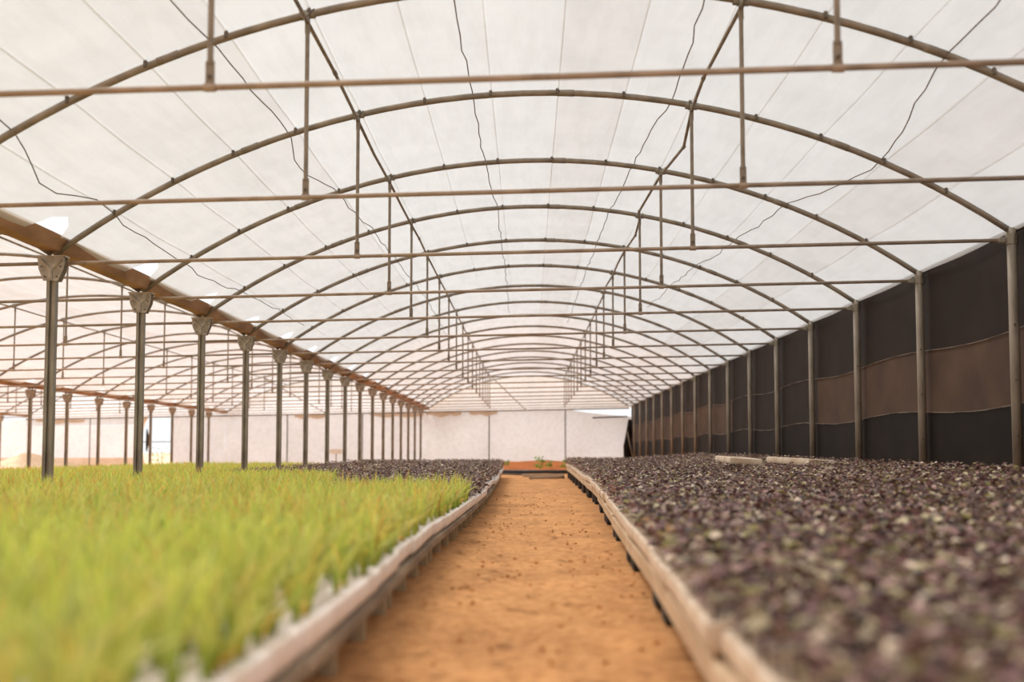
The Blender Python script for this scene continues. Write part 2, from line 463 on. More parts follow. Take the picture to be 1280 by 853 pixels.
# ------------------------------------------------------------------ arches, ties, hangers
HX = 1.39                                             # hangers this far either side of the crown
for si, (bay, xl, xr, n0) in enumerate(SPANS):
    c = (xl + xr) / 2; h = (xr - xl) / 2
    xs = [c + h * math.sin(a) * .995 * RAD / HALF for a in np.linspace(-math.asin(HALF / RAD), math.asin(HALF / RAD), 37)]
    fx = xl + .02; fz = arch_z(xl, xr, fx)
    def rel(x, z, dy=0): return (x - fx, -.043 * (x - fx) + dy, z - fz)
    seg = 10 if si == 0 else 6
    arch = MB().tube([rel(x, arch_z(xl, xr, x)) for x in xs], .026, seg).mesh('arch_rib', True)
    sleeves = []
    for x in (c - 2.3, c + .35, c + 2.6):
        sleeves.append(MB().tube([rel(x + q, arch_z(xl, xr, x + q)) for q in (-.07, 0, .07)], .0295, 8).mesh('sleeve', True))
    clips = []
    th = math.asin(HALF / RAD)
    for a in np.linspace(-th * .985, th * .985, 16)[1:-1]:
        x = c + h * RAD * math.sin(a) / HALF
        p = rel(x, arch_z(xl, xr, x))
        clips.append(MB().box(p[0], p[1], p[2] + .012, .022, .07, .05, .004).mesh('clip'))
    tie = MB().tube([(0, 0, 0), (xr - xl - .16, -.043 * (xr - xl - .16), TZ(xr) - TZ(xl))], .0155, 8).mesh('tie_bar', True)
    te = MB().box(0, 0, 0, .06, .05, .045, .006).mesh('end_clamp')
    hang = []
    for s in (-1, 1):
        hx = c + s * HX
        top = arch_z(xl, xr, hx) - .03; bot = TZ(hx) + .008
        L = top - bot
        rod = MB().tube([(0, 0, .10), (0, 0, L - .09)], .0145, 8)
        rod.box(0, 0, L - .05, .034, .012, .10, .003)
        rod.box(0, 0, .055, .042, .012, .12, .004)
        clamp = MB().tube([(-.05, 0, L + .028), (.05, 0, L + .018 if s > 0 else L + .036)], .032, 8)
        clamp.box(.0, -.03, L, .03, .02, .06)
        foot = MB().tube([(-.026, 0, -.008), (.026, 0, -.008)], .0205, 8)
        tw = MB().tube([(-.03, -.03, L - .02), (.02, -.05, L + .02), (.045, -.03, L + .06)], .004, 5)
        bo = MB().tube([(0, -.006, .04), (0, -.02, .04)], .009, 6)
        hang.append((s, hx, bot, rod.mesh('hanger_rod'), clamp.mesh('clamp'), foot.mesh('end_ring'), tw.mesh('wire_twist'), bo.mesh('bolt')))
    i = -1
    nf = [n for n in range(n0, NF)]
    for i, n in enumerate(nf):
        yb = FY(n, fx)
        o = link_mesh('arch_rib', arch, M['pipe'], None, (fx, yb, fz))
        where = {0: 'over the aisle', 1: 'in the bay left of the gutter', 2: 'in the far left bay'}[si]
        # arch 0 of the main bay stands above the frame, so count what is in view
        if si == 0:
            lab = 'grey curved roof pipe over the aisle, above the picture' if i == 0 else 'grey curved roof pipe over the aisle, %s in view' % nth(i - 1)
        else:
            lab = 'grey curved roof pipe %s, %s one' % (where, nth(i))
        tag(o, lab, 'arch', 'arched roof pipes of the ' + bay)
        if si == 0 and i < 11:
            for sl in sleeves: link_mesh('sleeve', sl, M['pipe'], o)
            if i < 7:
                for cp in clips: link_mesh('clip', cp, M['bolt'], o)
        t = link_mesh('tie_bar', tie, M['tie'], None, (xl + .08, FY(n, xl + .08), TZ(xl + .08)))
        tag(t, 'straight horizontal tie pipe %s, %s one' % (where, nth(i)), 'tie bar', 'tie pipes of the ' + bay)
        if si == 0:
            link_mesh('end_clamp', te, M['steel'], t, (.0, 0, 0))
            link_mesh('end_clamp', te, M['steel'], t, (xr - xl - .16, -.043 * (xr - xl - .16), TZ(xr) - TZ(xl)))
        for s, hx, bot, rod, clamp, foot, tw, bo in hang:
            if n == NF - 1: continue
            hroot = link_mesh('hanger_rod', rod, M['pipe'], None, (hx, FY(n, hx), bot))
            link_mesh('clamp', clamp, M['steel'], hroot)
            link_mesh('end_ring', foot, M['tie'], hroot)
            if si == 0 and i < 8:
                link_mesh('wire_twist', tw, M['bolt'], hroot)
                link_mesh('bolt', bo, M['bolt'], hroot)
            tag(hroot, 'hanger rod %s of the crown %s, %s' % ('left' if s < 0 else 'right', where, nth(i)), 'hanger rod', 'hanger rods of the ' + bay)

# ------------------------------------------------------------------ purlins along the hangers (pieces joined by couplers)
def purlin(bay, xl, xr, s, n0, n1, kinks, lab):
    c = (xl + xr) / 2
    x = c + s * HX
    r = empty('purlin', (x, FY(n0, x), arch_z(xl, xr, x) - .05))
    cps = []
    z0 = arch_z(xl, xr, x) - .052
    for n in range(n0, n1):
        pts = [(0, FY(n, x) - FY(n0, x), 0)]
        kd = kinks.get(n, (random.uniform(-.012, .012), random.uniform(-.012, .004), .5))
        pts.append((kd[0], FY(n + kd[2], x) - FY(n0, x), kd[1]))
        pts.append((0, FY(n + 1, x) - FY(n0, x), 0))
        MB().tube(pts, .0135, 7).build('pipe_length', M['pipe'], r, smooth=True)
        d = Vector(pts[2]) - Vector(pts[1]); q = Vector(pts[1])
        if n in kinks: MB().tube([q - d * .02, q, q + d * .03], .018, 7).build('coupler', M['steel'], r)
    tag(r, lab, 'purlin')
purlin('main bay', XL, XR, -1, 0, 18, {1: (.01, .0, .45), 4: (0.01, 0, .4)}, 'long roof pipe joining the hanger tops left of the crown, over the aisle')
purlin('main bay', XL, XR, 1, 0, 18, {1: (-.03, -.005, .62), 2: (.07, -.035, .45), 3: (-.06, -.02, .75), 4: (.03, -.03, .4), 6: (-.03, 0, .6)}, 'long kinked roof pipe joining the hanger tops right of the crown')
purlin('left bay', XM, XL, -1, 1, 18, {}, 'long roof pipe in the left bay, on the far side of its crown')
purlin('left bay', XM, XL, 1, 1, 18, {}, 'long roof pipe in the left bay, on the near side of its crown')

# slack twines hanging just under the film
def twine(xs, lab, zoff=.05, seed=0):
    rr = random.Random(seed)
    pts = []
    ks = sorted(xs)
    yv = np.arange(ks[0][0], ks[-1][0], .34)
    for y in yv:
        x = np.interp(y, [k[0] for k in ks], [k[1] for k in ks]) + rr.uniform(-.014, .014)
        ph = frame_phase(y, x)
        z = arch_z(XL, XR, x) + .03 - zoff * math.sin(PI * ph) * rr.uniform(.6, 1.1)
        pts.append((x - xs[0][1], y - xs[0][0], z - HC))
    o = MB().tube(pts, .0048, 5).build('twine', M['rope'], None, (xs[0][1], xs[0][0], HC), smooth=True)
    tag(o, lab, 'twine', 'slack twines under the roof film')
twine([(3, -2.15), (8.9, -2.07), (10.2, -2.02), (11.6, -2.01), (12.8, -2.12), (14.3, -1.98), (17, -1.9), (20, -1.86), (25, -1.8), (34, -1.9)], 'slack brown twine under the film left of the left purlin', seed=1)
twine([(3, -.55), (8.9, -.50), (11.6, -.46), (14.3, -.45), (17, -.38), (22, -.36), (30, -.4)], 'slack brown twine under the film just left of the crown', seed=2)
twine([(3, 1.18), (8.9, 1.14), (11.6, 1.20), (12.5, 1.10), (14.3, 1.08), (17, 1.0), (22, .95), (32, .9)], 'slack brown twine under the film between crown and right purlin', seed=3)
twine([(4, 2.45), (8.9, 2.66), (9.6, 2.70), (10.9, 2.86), (11.6, 2.93), (14.3, 2.62), (17, 2.5), (21, 2.3), (26, 2.2)], 'slack brown twine under the film right of the right purlin', seed=4)
twine([(6, -3.30), (8.9, -3.33), (10.1, -3.56), (11.2, -3.45), (12, -3.52), (13.4, -3.53), (15.4, -3.60), (18, -3.5), (22, -3.5)], 'slack brown twine under the film close to the left gutter', seed=5)

# ------------------------------------------------------------------ gutters and eave rail
def gutter(x, y0, lab):
    z = TZ(x) + .115
    r = empty('gutter', (x, 0, z))
    prof = [(-.125, .10), (-.115, .10), (-.06, .0), (.06, .0), (.115, .10), (.125, .10), (.066, -.012), (-.066, -.012)]
    n0 = int((y0 - 6.29) / D)
    lens = [(y0, FY(n0 + 2, x) + .03)] + [(FY(n, x) + .03, FY(min(n + 3, 18), x) + .03) for n in range(n0 + 2, 18, 3)]
    for a, b in lens:
        m = MB(); m.rings([[(px, a, pz) for px, pz in prof], [(px, b - .006, pz) for px, pz in prof]], True)
        m.build('gutter_length', M['rust'], r)
        j = MB(); j.rings([[(px * 1.06, b - .07, pz * 1.0 - .004) for px, pz in prof], [(px * 1.06, b + .05, pz - .004) for px, pz in prof]], True)
        j.build('joint_band', M['rust'], r)
    tag(r, lab, 'gutter')
gutter(XL, 2.0, 'rust-brown roof gutter along the top of the left post row')
gutter(XM, 20.0, 'rust-brown gutter on the second post row in the left distance')
gutter(XF, 42.0, 'short end of a brown gutter at the far left')

er = MB().tube([(XR + .05, 2.0, TZ(XR) + .10), (XR + .05, FY(18, XR), TZ(XR) + .10)], .024, 8).build('eave_rail', M['black'])
tag(er, 'dark pipe along the top edge of the net wall', 'rail')

# ------------------------------------------------------------------ right wall: dark shade net in three sewn widths
wr_ = empty('wall_right', (0, 0, 0))
tag(wr_, 'dark shade-net side wall right of the beds', kind='structure')
zs = [0.0, HC + .40, HC + 1.02, TZ(XR) + .12]
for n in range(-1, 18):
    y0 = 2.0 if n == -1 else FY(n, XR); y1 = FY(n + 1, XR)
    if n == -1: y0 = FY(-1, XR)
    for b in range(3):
        bay_brown = not (n in (5, 6, 7))
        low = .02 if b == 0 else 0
        mat = (M['net_black'], M['net_brown'] if bay_brown else M['net_dark'], M['net_dark'])[b]  # middle width is browner net, swapped for the dark net in some bays
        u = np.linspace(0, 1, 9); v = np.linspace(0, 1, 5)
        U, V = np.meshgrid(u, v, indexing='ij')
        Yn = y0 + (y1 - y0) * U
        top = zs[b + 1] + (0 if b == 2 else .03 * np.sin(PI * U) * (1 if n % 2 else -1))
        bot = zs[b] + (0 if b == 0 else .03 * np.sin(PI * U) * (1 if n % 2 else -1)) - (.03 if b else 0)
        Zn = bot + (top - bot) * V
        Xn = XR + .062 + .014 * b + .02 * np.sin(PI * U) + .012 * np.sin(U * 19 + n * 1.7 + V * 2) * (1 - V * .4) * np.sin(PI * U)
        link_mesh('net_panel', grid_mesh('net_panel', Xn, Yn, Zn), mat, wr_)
        if b:
            pts = [(XR + .052 + .014 * b + .02 * math.sin(PI * q), y0 + (y1 - y0) * q, zs[b] + .03 * math.sin(PI * q) * (1 if n % 2 else -1)) for q in np.linspace(0, 1, 9)]
            MB().tube(pts, .006, 5).build('hem', M['hem'], wr_)

# ------------------------------------------------------------------ back wall
wb = empty('wall_back', (0, 0, 0))
tag(wb, 'white film end wall closing the three bays', kind='structure')
def back_y(x): return FY(18, x) + .08
def panel(x0, x1, zb, ztf, mat, nu=9, nv=5, name='film_panel', fold=.03, top_fn=None):
    U, V = np.meshgrid(np.linspace(0, 1, nu), np.linspace(0, 1, nv), indexing='ij')
    Xp = x0 + (x1 - x0) * U
    T = np.vectorize(ztf)(Xp)
    B = np.vectorize(zb)(Xp) if callable(zb) else zb
    Zp = B + (T - B) * V
    Yp = back_y(0) - .043 * Xp + fold * np.sin(U * 7 + x0) * np.sin(PI * V)
    return link_mesh(name, grid_mesh(name, Xp, Yp, Zp), mat, wb)
for si, (bay, xl, xr, n0) in enumerate(SPANS):
    c = (xl + xr) / 2
    posts = [c - HX - .1, c + HX + .1] if si < 2 else [c - 1.4, c + .4]
    xsb = [xl] + posts + [xr + (.10 if si == 0 else 0)]
    for a, b in zip(xsb[:-1], xsb[1:]):
        if si == 0 and b > xr:
            panel(a, b, 0, lambda x: TZ(x) - .02 - .30 * max(0, (x - 1.75) / (XR - 1.75)) ** .7, M['wall_film'], 13)
        elif si == 2 and b == xr:
            panel(a + 1.55, b, 0, lambda x: TZ(x) - .02, M['wall_film'])
        elif si == 2:
            panel(a, b, .36, lambda x: TZ(x) - .30, M['pale_film'])
            panel(a, b, lambda x: TZ(x) - .28, lambda x: TZ(x) - .02, M['wall_film'], fold=.01)
            panel(a, b, 0, lambda x: .36, M['tan_cloth'], fold=.01, name='skirt_panel')
        else:
            panel(a, b, 0, lambda x: TZ(x) - .02, M['wall_film'])
        panel(a, b, lambda x: TZ(x) + .02, lambda x, xl=xl, xr=xr: arch_z(xl, xr, min(x, xr), .02), M['gable_film'], 11, 4, fold=.015)
    for x in posts:
        MB().tube([(x, back_y(x) - .06, 0), (x, back_y(x) - .06, TZ(x))], .022, 7).build('wall_post', M['bolt'], wb)
    MB().tube([(xl, back_y(xl) - .06, TZ(xl)), (xr, back_y(xr) - .06, TZ(xr))], .028, 7).build('wall_rail', M['bolt'], wb)
panel(-25.5, XF, .36, lambda x: TZ(x) - .02, M['pale_film'])
panel(-25.5, XF, 0, lambda x: .36, M['tan_cloth'], fold=.01, name='skirt_panel')
# dirt band hung under the rail of the main and left bays: folded film flaps stained by dust
for x0, x1 in ((-4.0, -2.6), (-2.3, -1.2), (-9.2, -7.9), (-6.2, -4.1), (-19.6, -17.6)):
    U, V = np.meshgrid(np.linspace(0, 1, 15), np.linspace(0, 1, 3), indexing='ij')
    Xp = x0 + (x1 - x0) * U
    hgt = .10 + .10 * np.abs(np.sin(U * 6 + x0)) * np.sin(PI * U)
    link_mesh('dusty_flap', grid_mesh('dusty_flap', Xp, FY(18, 0) - .043 * Xp - .01 - .02 * V, TZ(x0) - .01 - hgt * V), M['tan_cloth'], wb)

# tan curtain with a round-cut opening, in the far left bay
ob = -16 + .4
U, V = np.meshgrid(np.linspace(0, 1, 7), np.linspace(0, 1, 11), indexing='ij')
for x0, xw, rd, nm in ((ob + .02, .52, -.22, 'curtain'), ):
    wdt = xw + rd * np.sin(PI * np.clip(V, 0, 1)) ** .6
    Xp = x0 + wdt * U
    link_mesh('curtain', grid_mesh('curtain', Xp, FY(18, 0) - .043 * Xp + .02 * np.sin(U * 14), V * (TZ(x0) - .02)), M['tan_cloth'], wb)
MB().tube([(ob + .25, back_y(ob) - .02, HC + .42), (ob + 1.5, back_y(ob) - .08, HC + .42)], .018, 6).build('gate_bar', M['bolt'], wb)
kn = MB().tube([(0, 0, .95), (.02, 0, .75), (.06, 0, .45), (.02, 0, .3), (.0, 0, .05)], [.02, .05, .10, .06, .02], 8).build('cloth_bundle', M['black'], None, (-15.05, FY(18, -15) - .18, HC - .02), smooth=True)
tag(kn, 'dark cloth bundle hanging by the bright opening at far left', 'cloth')

# roller bar below the torn corner of the end wall, leaning pole, gathered net
MB().tube([(2.5, FY(18, 2.5) - .10, HC + 1.345), (3.85, FY(18, 3.85) - .10, HC + 1.395)], .028, 8).build('roller_bar', M['black'], wb, smooth=True)
pl = MB().tube([(0, 0, 0), (-.27, .1, 1.35)], .022, 7).build('leaning_pole', M['post_r'], None, (4.02 - .15, 51.2, 0), smooth=True)
tag(pl, 'pale pole leaning at the far end of the net wall', 'pole')
ta = MB().tube([(0, 0, 0), (.02, 0, .3), (-.01, 0, .8), (.06, 0, 1.3), (.09, 0, 1.85)], [.20, .18, .16, .13, .06], 9).build('gathered_net', M['net_dark'], None, (3.84, FY(18, 3.8) - .45, 0), smooth=True)
tag(ta, 'gathered dark net hanging in the far right corner', 'net')

# diagonal braces at the far end
def brace(p0, p1, lab):
    o = MB().tube([(0, 0, 0), tuple(np.array(p1) - np.array(p0))], .017, 6).build('diagonal_brace', M['pipe'], None, p0)
    tag(o, lab, 'brace')
brace((-1.40, FY(16, -1.4), arch_z(XL, XR, -1.4) - .06), (-.10, FY(18, 0) - .03, TZ(0) + .02), 'diagonal brace pipe at the far end over the aisle')
brace((-9.4, FY(16, -9.4), arch_z(XM, XL, -9.4) - .06), (-7.95, FY(18, -8) - .03, TZ(-8) + .02), 'diagonal brace pipe at the far end of the left bay')

# ------------------------------------------------------------------ trays
TL, TW, TH = .72, .365, .065
NCX, NCY = 6, 12
def tray_mesh():
    b = MB()
    hx, hy = TW / 2 - .003, TL / 2 - .006
    # outer wall, slightly flared, with a rounded lip
    def ring(x, y, z): return [(-x, -y, z), (x, -y, z), (x, y, z), (-x, y, z)]
    b.rings([ring(hx - .012, hy - .012, 0), ring(hx - .004, hy - .004, .012), ring(hx, hy, .03), ring(hx, hy, TH - .006)], False)
    b.f.append((3, 2, 1, 0))
    cx, cy = (2 * hx - .016) / NCX, (2 * hy - .016) / NCY
    e = .0065
    xs = [-hx] ; ys = [-hy]
    for i in range(NCX): xs += [-hx + .008 + i * cx + e, -hx + .008 + (i + 1) * cx - e]
    for j in range(NCY): ys += [-hy + .008 + j * cy + e, -hy + .008 + (j + 1) * cy - e]
    xs.append(hx); ys.append(hy)
    n0 = len(b.v)
    for x in xs:
        for y in ys: b.v.append((x, y, TH - (.006 if abs(x) >= hx - 1e-6 or abs(y) >= hy - 1e-6 else 0)))
    m = len(ys)
    for i in range(len(xs) - 1):
        for j in range(len(ys) - 1):
            q = (n0 + i * m + j, n0 + (i + 1) * m + j, n0 + (i + 1) * m + j + 1, n0 + i * m + j + 1)
            if i % 2 == 1 and j % 2 == 1:
                x0, x1, y0, y1 = xs[i], xs[i + 1], ys[j], ys[j + 1]
                k = len(b.v)
                s = .006
                b.v += [(x0 + s, y0 + s, .02), (x1 - s, y0 + s, .02), (x1 - s, y1 - s, .02), (x0 + s, y1 - s, .02)]
                for a in range(4): b.f.append((q[a], q[(a + 1) % 4], k + (a + 1) % 4, k + a))
            else: b.f.append(q)
    return b.mesh('seedling_tray')
def compost_mesh():
    b = MB()
    hx, hy = TW / 2 - .003, TL / 2 - .004
    cx, cy = (2 * hx - .016) / NCX, (2 * hy - .016) / NCY
    for i in range(NCX):
        for j in range(NCY):
            x = -hx + .008 + (i + .5) * cx; y = -hy + .008 + (j + .5) * cy; a = cx / 2 - .009; c = cy / 2 - .009
            z = TH - .014 + random.uniform(-.004, .004)
            n = len(b.v)
            b.v += [(x - a, y - c, z), (x + a, y - c, z), (x + a, y + c, z), (x - a, y + c, z), (x + random.uniform(-.004, .004), y, z + .006)]
            for k in range(4): b.f.append((n + k, n + (k + 1) % 4, n + 4))
    return b.mesh('compost')
CELLS = np.array([(-(TW / 2 - .003) + .008 + (i + .5) * (TW - .022) / NCX, -(TL / 2 - .004) + .008 + (j + .5) * (TL - .024) / NCY) for i in range(NCX) for j in range(NCY)])

TM = [tray_mesh(), tray_mesh()]; TM[0].materials.append(M['foam']); TM[1].materials.append(M['foam_tan'])
CM = compost_mesh(); CM.materials.append(M['compost'])

def interp(tab, y, k): return float(np.interp(y, [t[0] for t in tab], [t[k] for t in tab]))
# (distance, edge x, drop of the tray top below the lens)
LEFT = [(0.5, -.46, .36), (2.2, -.455, .36), (3.2, -.44, .36), (4.7, -.445, .36), (7, -.455, .36), (9.9, -.42, .36), (15, -.40, .355), (24, -.47, .35), (32, -.56, .345)]
RIGHT = [(0.5, .335, .36), (2, .35, .36), (3.3, .38, .36), (4.8, .434, .36), (7.6, .50, .36), (15, .70, .32), (24, .79, .285), (32, .86, .26)]
NROW = 43
cells = {'g': [], 'p': []}                    # (x, y, z) of every cell
def tray_points(x, y, z, rz):
    c, s = math.cos(rz), math.sin(rz)
    P = np.empty((len(CELLS), 3))
    P[:, 0] = x + CELLS[:, 0] * c - CELLS[:, 1] * s; P[:, 1] = y + CELLS[:, 0] * s + CELLS[:, 1] * c; P[:, 2] = z + TH - .012
    return P

def bench_module(side, tab, y0, y1, idx, nacross):
    """low bench: two long rails, cross battens, short legs"""
    ym = (y0 + y1) / 2
    xe = interp(tab, ym, 1); zt = HC - interp(tab, ym, 2) - TH - .003
    sl = (interp(tab, y1, 1) - interp(tab, y0, 1)) / (y1 - y0)
    r = empty('tray_bench', (xe, ym, 0))
    r.rotation_euler = (0, 0, -math.atan(sl))
    L = y1 - y0 - .012; W = nacross * TW; s = side
    rh = .035 if s < 0 else .065
    rail = MB().box(0, 0, zt - rh / 2, .04, L, rh, .004).mesh('rail')
    for k in range(3): link_mesh('rail', rail, M['wood'] if s < 0 else M['rail_r'], r, (s * (.027 + k * (W - .054) / 2), 0, 0))
    bat = MB().box(s * W / 2, 0, zt - .0085, W / 2 - .06, .06, .017, .003).mesh('batten')
    for k in range(6): [link_mesh('batten', bat, M['wood'], r, (q * W / 4, -L / 2 + .06 + k * (L - .12) / 5, 0)) for q in (-1, 1)]
    zl = zt - (.035 if s < 0 else .065)
    lm, mt = (MB().box(0, 0, zl / 2, .045, .05, zl + .01, .004).mesh('leg'), M['leg']) if s < 0 else (MB().box(0, 0, zl / 2, .10, .20, zl + .01, .008).mesh('block'), M['block'])
    for k in (0, 1, 2):
        for yy in (-L / 2 + .25, L / 2 - .25) if s > 0 else (-L / 2 + .12, -L / 2 + .75, L / 2 - .75, L / 2 - .12):
            link_mesh(lm.name.split('.')[0], lm, mt, r, (s * (.075 + k * (W - .15) / 2), yy, 0))
    tag(r, 'low %s bench under the trays %s of the aisle, %s along it' % ('timber' if s < 0 else 'block-footed', 'left' if s < 0 else 'right', nth(idx)), 'bench', 'low benches %s of the aisle' % ('left' if s < 0 else 'right'))

Y0 = .75
def place_bed(side, tab, kinds):
    s = side; word = 'left' if s < 0 else 'right'
    jj = [random.uniform(-.022, .022) for _ in range(40)]; jz = [random.uniform(-.006, .014) for _ in range(40)]
    for j in range(NROW):
        y = Y0 + (j + .5) * (TL + .004)
        bidx = j // 3
        sl = math.atan((interp(tab, y + .3, 1) - interp(tab, y - .3, 1)) / .6)
        for i in range(4):
            x = interp(tab, y, 1) + s * (i + .5) * (TW + .001) + jj[bidx] + random.uniform(-.007, .007)
            z = HC - interp(tab, y, 2) - TH + max(jz[bidx], 0) + random.uniform(0, .004)
            rz = -sl + random.uniform(-.006, .006)
            t = link_mesh('seedling_tray', TM[0 if s < 0 else 1], None, None, (x, y, z), rz)
            link_mesh('compost', CM, None, t)
            if i == 0:
                lab = 'white foam seedling tray on the %s edge of the aisle, %s in line' % (word, nth(j))
            else:
                lab = 'foam seedling tray %s of the aisle, %s line in, %s' % (word, ('', 'second', 'third', 'fourth')[i], nth(j))
            tag(t, lab, 'tray', 'foam seedling trays %s of the aisle' % word)
            cells[kinds(y)].append(tray_points(x, y, z, rz))
        if j % 3 == 0:
            bench_module(s, tab, Y0 + j * (TL + .004), Y0 + (j + min(3, NROW - j)) * (TL + .004), bidx, 4)
place_bed(-1, LEFT, lambda y: 'g' if y < 10.7 else 'p')
place_bed(1, RIGHT, lambda y: 'p')

# beds behind, whose trays are hidden under the plants: one joined set
far = MB()
def far_bed(x0, n, sgn, drop, ya, yb, kinds):
    y = ya
    while y < yb:
        for i in range(n):
            x = (interp(RIGHT, y, 1) + 4 * TW + .03 if x0 is None else x0) + sgn * (i + .5) * TW
            if x + TW / 2 > 3.86: continue
            z = HC - (interp(RIGHT, y, 2) - .03 - .026 * i if drop is None else drop) - TH + random.uniform(-.006, .006)
            far.box(x, y, z + TH / 2, TW - .006, TL - .008, TH)
            cells[kinds(y)].append(tray_points(x, y, z, 0))
        y += TL + .004
far_bed(-2.20, 4, -1, .34, 1.8, 32, lambda y: 'g' if y < 17 else 'p')
far_bed(-4.35, 8, -1, .36, 8, 30, lambda y: 'g')
far_bed(None, 6, 1, None, 1.0, 32, lambda y: 'p')
tag(far.build('hidden_seedling_trays', M['foam_tan']), 'pale foam trays of the outer beds, mostly hidden under seedlings', 'tray', kind='stuff')
# low continuous stands under the outer beds
for nm, x0, x1, zt_, ya, yb, lab in (('tray_stand', -3.66, -2.20, HC - .34 - TH - .01, 1.5, 32.3, 'low timber stand under the second bed on the left'),
                                 ('tray_stand', -7.27, -4.35, HC - .36 - TH - .01, 7.7, 30.3, 'low timber stand under the bed beyond the left post row'),
                                 ('tray_stand', 2.30, 3.62, HC - .33 - TH - .01, 1.5, 32.3, 'timber stand under the bed along the net wall')):
    r = empty(nm, ((x0 + x1) / 2 - (.20 if x0 > 0 else 0), ya, 0))
    if x0 > 0: r.rotation_euler = (0, 0, -.0135)                  # follows the skew of the bed beside it
    for k in range(3): MB().box(-(x1 - x0) / 2 + .08 + k * ((x1 - x0) - .16) / 2, (yb - ya) / 2, zt_ - .015, .05, yb - ya, .03).build('rail', M['wood'], r)
    lgm = MB().box(0, 0, (zt_ - .03) / 2, .05, .05, zt_ - .03).mesh('leg')
    for k in range(int((yb - ya) / 2.4)):
        for q in (-1, 1): link_mesh('leg', lgm, M['leg'], r, (q * ((x1 - x0) / 2 - .08), .2 + k * 2.4, 0))
    tag(r, lab, 'stand')

# ------------------------------------------------------------------ seedlings
def in_view(P, m=1500):
    d = P[:, 1]
    px = 660 + 1760 * P[:, 0] / d
    return (d > .6) & (px > -m - 140) & (px < 1280 + m + 140)

GB = np.array([lin(152, 178, 76)[:3], lin(170, 190, 86)[:3], lin(130, 162, 70)[:3], lin(192, 194, 94)[:3]])
GT = np.array([lin(224, 232, 118)[:3], lin(240, 242, 146)[:3], lin(204, 224, 110)[:3], lin(252, 222, 124)[:3], lin(246, 188, 102)[:3]])
def blades(base, h, az, bend, w, S, rg, dry=False):
    """curved tapering blades; returns V, F, colour"""
    N = len(base)
    t = np.linspace(0, 1, S + 1)[None, :]
    dx, dy = np.cos(az)[:, None], np.sin(az)[:, None]
    out = (bend * h)[:, None] * (t * .25 + t ** 2.2 * .75)
    zz = h[:, None] * (t - .45 * bend[:, None] * t ** 3)
    C = np.stack([base[:, 0, None] + dx * out, base[:, 1, None] + dy * out, base[:, 2, None] + zz], -1)
    tw = az + PI / 2 + rg.uniform(-.7, .7, N)
    side = np.stack([np.cos(tw), np.sin(tw), np.zeros(N)], -1)[:, None, :]
    ww = (w[:, None] * np.clip((1 - t ** 2.2), .06, 1) * (.75 + .5 * np.sin(PI * t)))[..., None] / 2
    V = np.stack([C - side * ww, C + side * ww], 2).reshape(-1, 3)
    k = (np.arange(N)[:, None] * (S + 1) * 2 + np.arange(S)[None, :] * 2).ravel()
    F = np.stack([k, k + 1, k + 3, k + 2], 1)
    cb = GB[rg.integers(0, 4, N)] * rg.uniform(.55, 1.2, (N, 1))
    ct = GT[rg.choice(5, N, p=[.28, .27, .15, .19, .11])] * rg.uniform(.7, 1.15, (N, 1))
    if dry: cb = ct = GT[rg.integers(3, 5, N)] * rg.uniform(.8, 1.1, (N, 1))
    f = np.clip(t * 1.25 - .1, 0, 1)[..., None]
    col = cb[:, None, :] * (1 - f) + ct[:, None, :] * f
    return V, F, np.repeat(col, 2, axis=1).reshape(-1, 3)

PC = np.array([lin(86, 54, 52)[:3], lin(112, 82, 80)[:3], lin(154, 124, 118)[:3], lin(184, 172, 138)[:3], lin(130, 122, 70)[:3], lin(54, 38, 34)[:3], lin(208, 192, 172)[:3]])
PP = [.23, .18, .18, .13, .10, .12, .06]
def oval_leaves(base, az, el, L, W, S, rg, cup=.25):
    """cupped oval leaves on short stalks"""
    N = len(base)
    t = np.linspace(0, 1, S + 1)
    prof = np.array([max(.07, math.sin(PI * min(q ** .8, 1)) if q < 1 else .07) for q in t])
    d = np.stack([np.cos(az) * np.cos(el), np.sin(az) * np.cos(el), np.sin(el)], -1)
    s = np.stack([-np.sin(az), np.cos(az), np.zeros(N)], -1)
    roll = rg.uniform(-.6, .6, N)[:, None]
    up = np.cross(d, s) * -1
    up = np.where(up[:, 2:3] < 0, -up, up)
    s2 = s * np.cos(roll) + up * np.sin(roll)
    u2 = up * np.cos(roll) - s * np.sin(roll)
    C = base[:, None, :] + d[:, None, :] * (L[:, None] * t[None])[..., None] - np.array([0, 0, 1]) * (L[:, None] * .35 * t[None] ** 2)[..., None]
    hw = (W[:, None] * prof[None] / 2)[..., None]
    rise = cup * hw
    V = np.stack([C - s2[:, None] * hw + u2[:, None] * rise, C, C + s2[:, None] * hw + u2[:, None] * rise], 2).reshape(-1, 3)
    k = (np.arange(N)[:, None] * (S + 1) * 3 + np.arange(S)[None, :] * 3).ravel()
    F = np.concatenate([np.stack([k, k + 1, k + 4, k + 3], 1), np.stack([k + 1, k + 2, k + 5, k + 4], 1)])
    c = PC[rg.choice(7, N, p=PP)] * rg.uniform(.5, 1.5, (N, 1))
    col = np.repeat(c[:, None, :], (S + 1) * 3, axis=1).reshape(-1, 3)
    return V, F, col

def merge(parts):
    V, F, C, n = [], [], [], 0
    for v, f, c in parts:
        V.append(v); F.append(f + n); C.append(c); n += len(v)
    return np.concatenate(V), np.concatenate(F), np.concatenate(C)

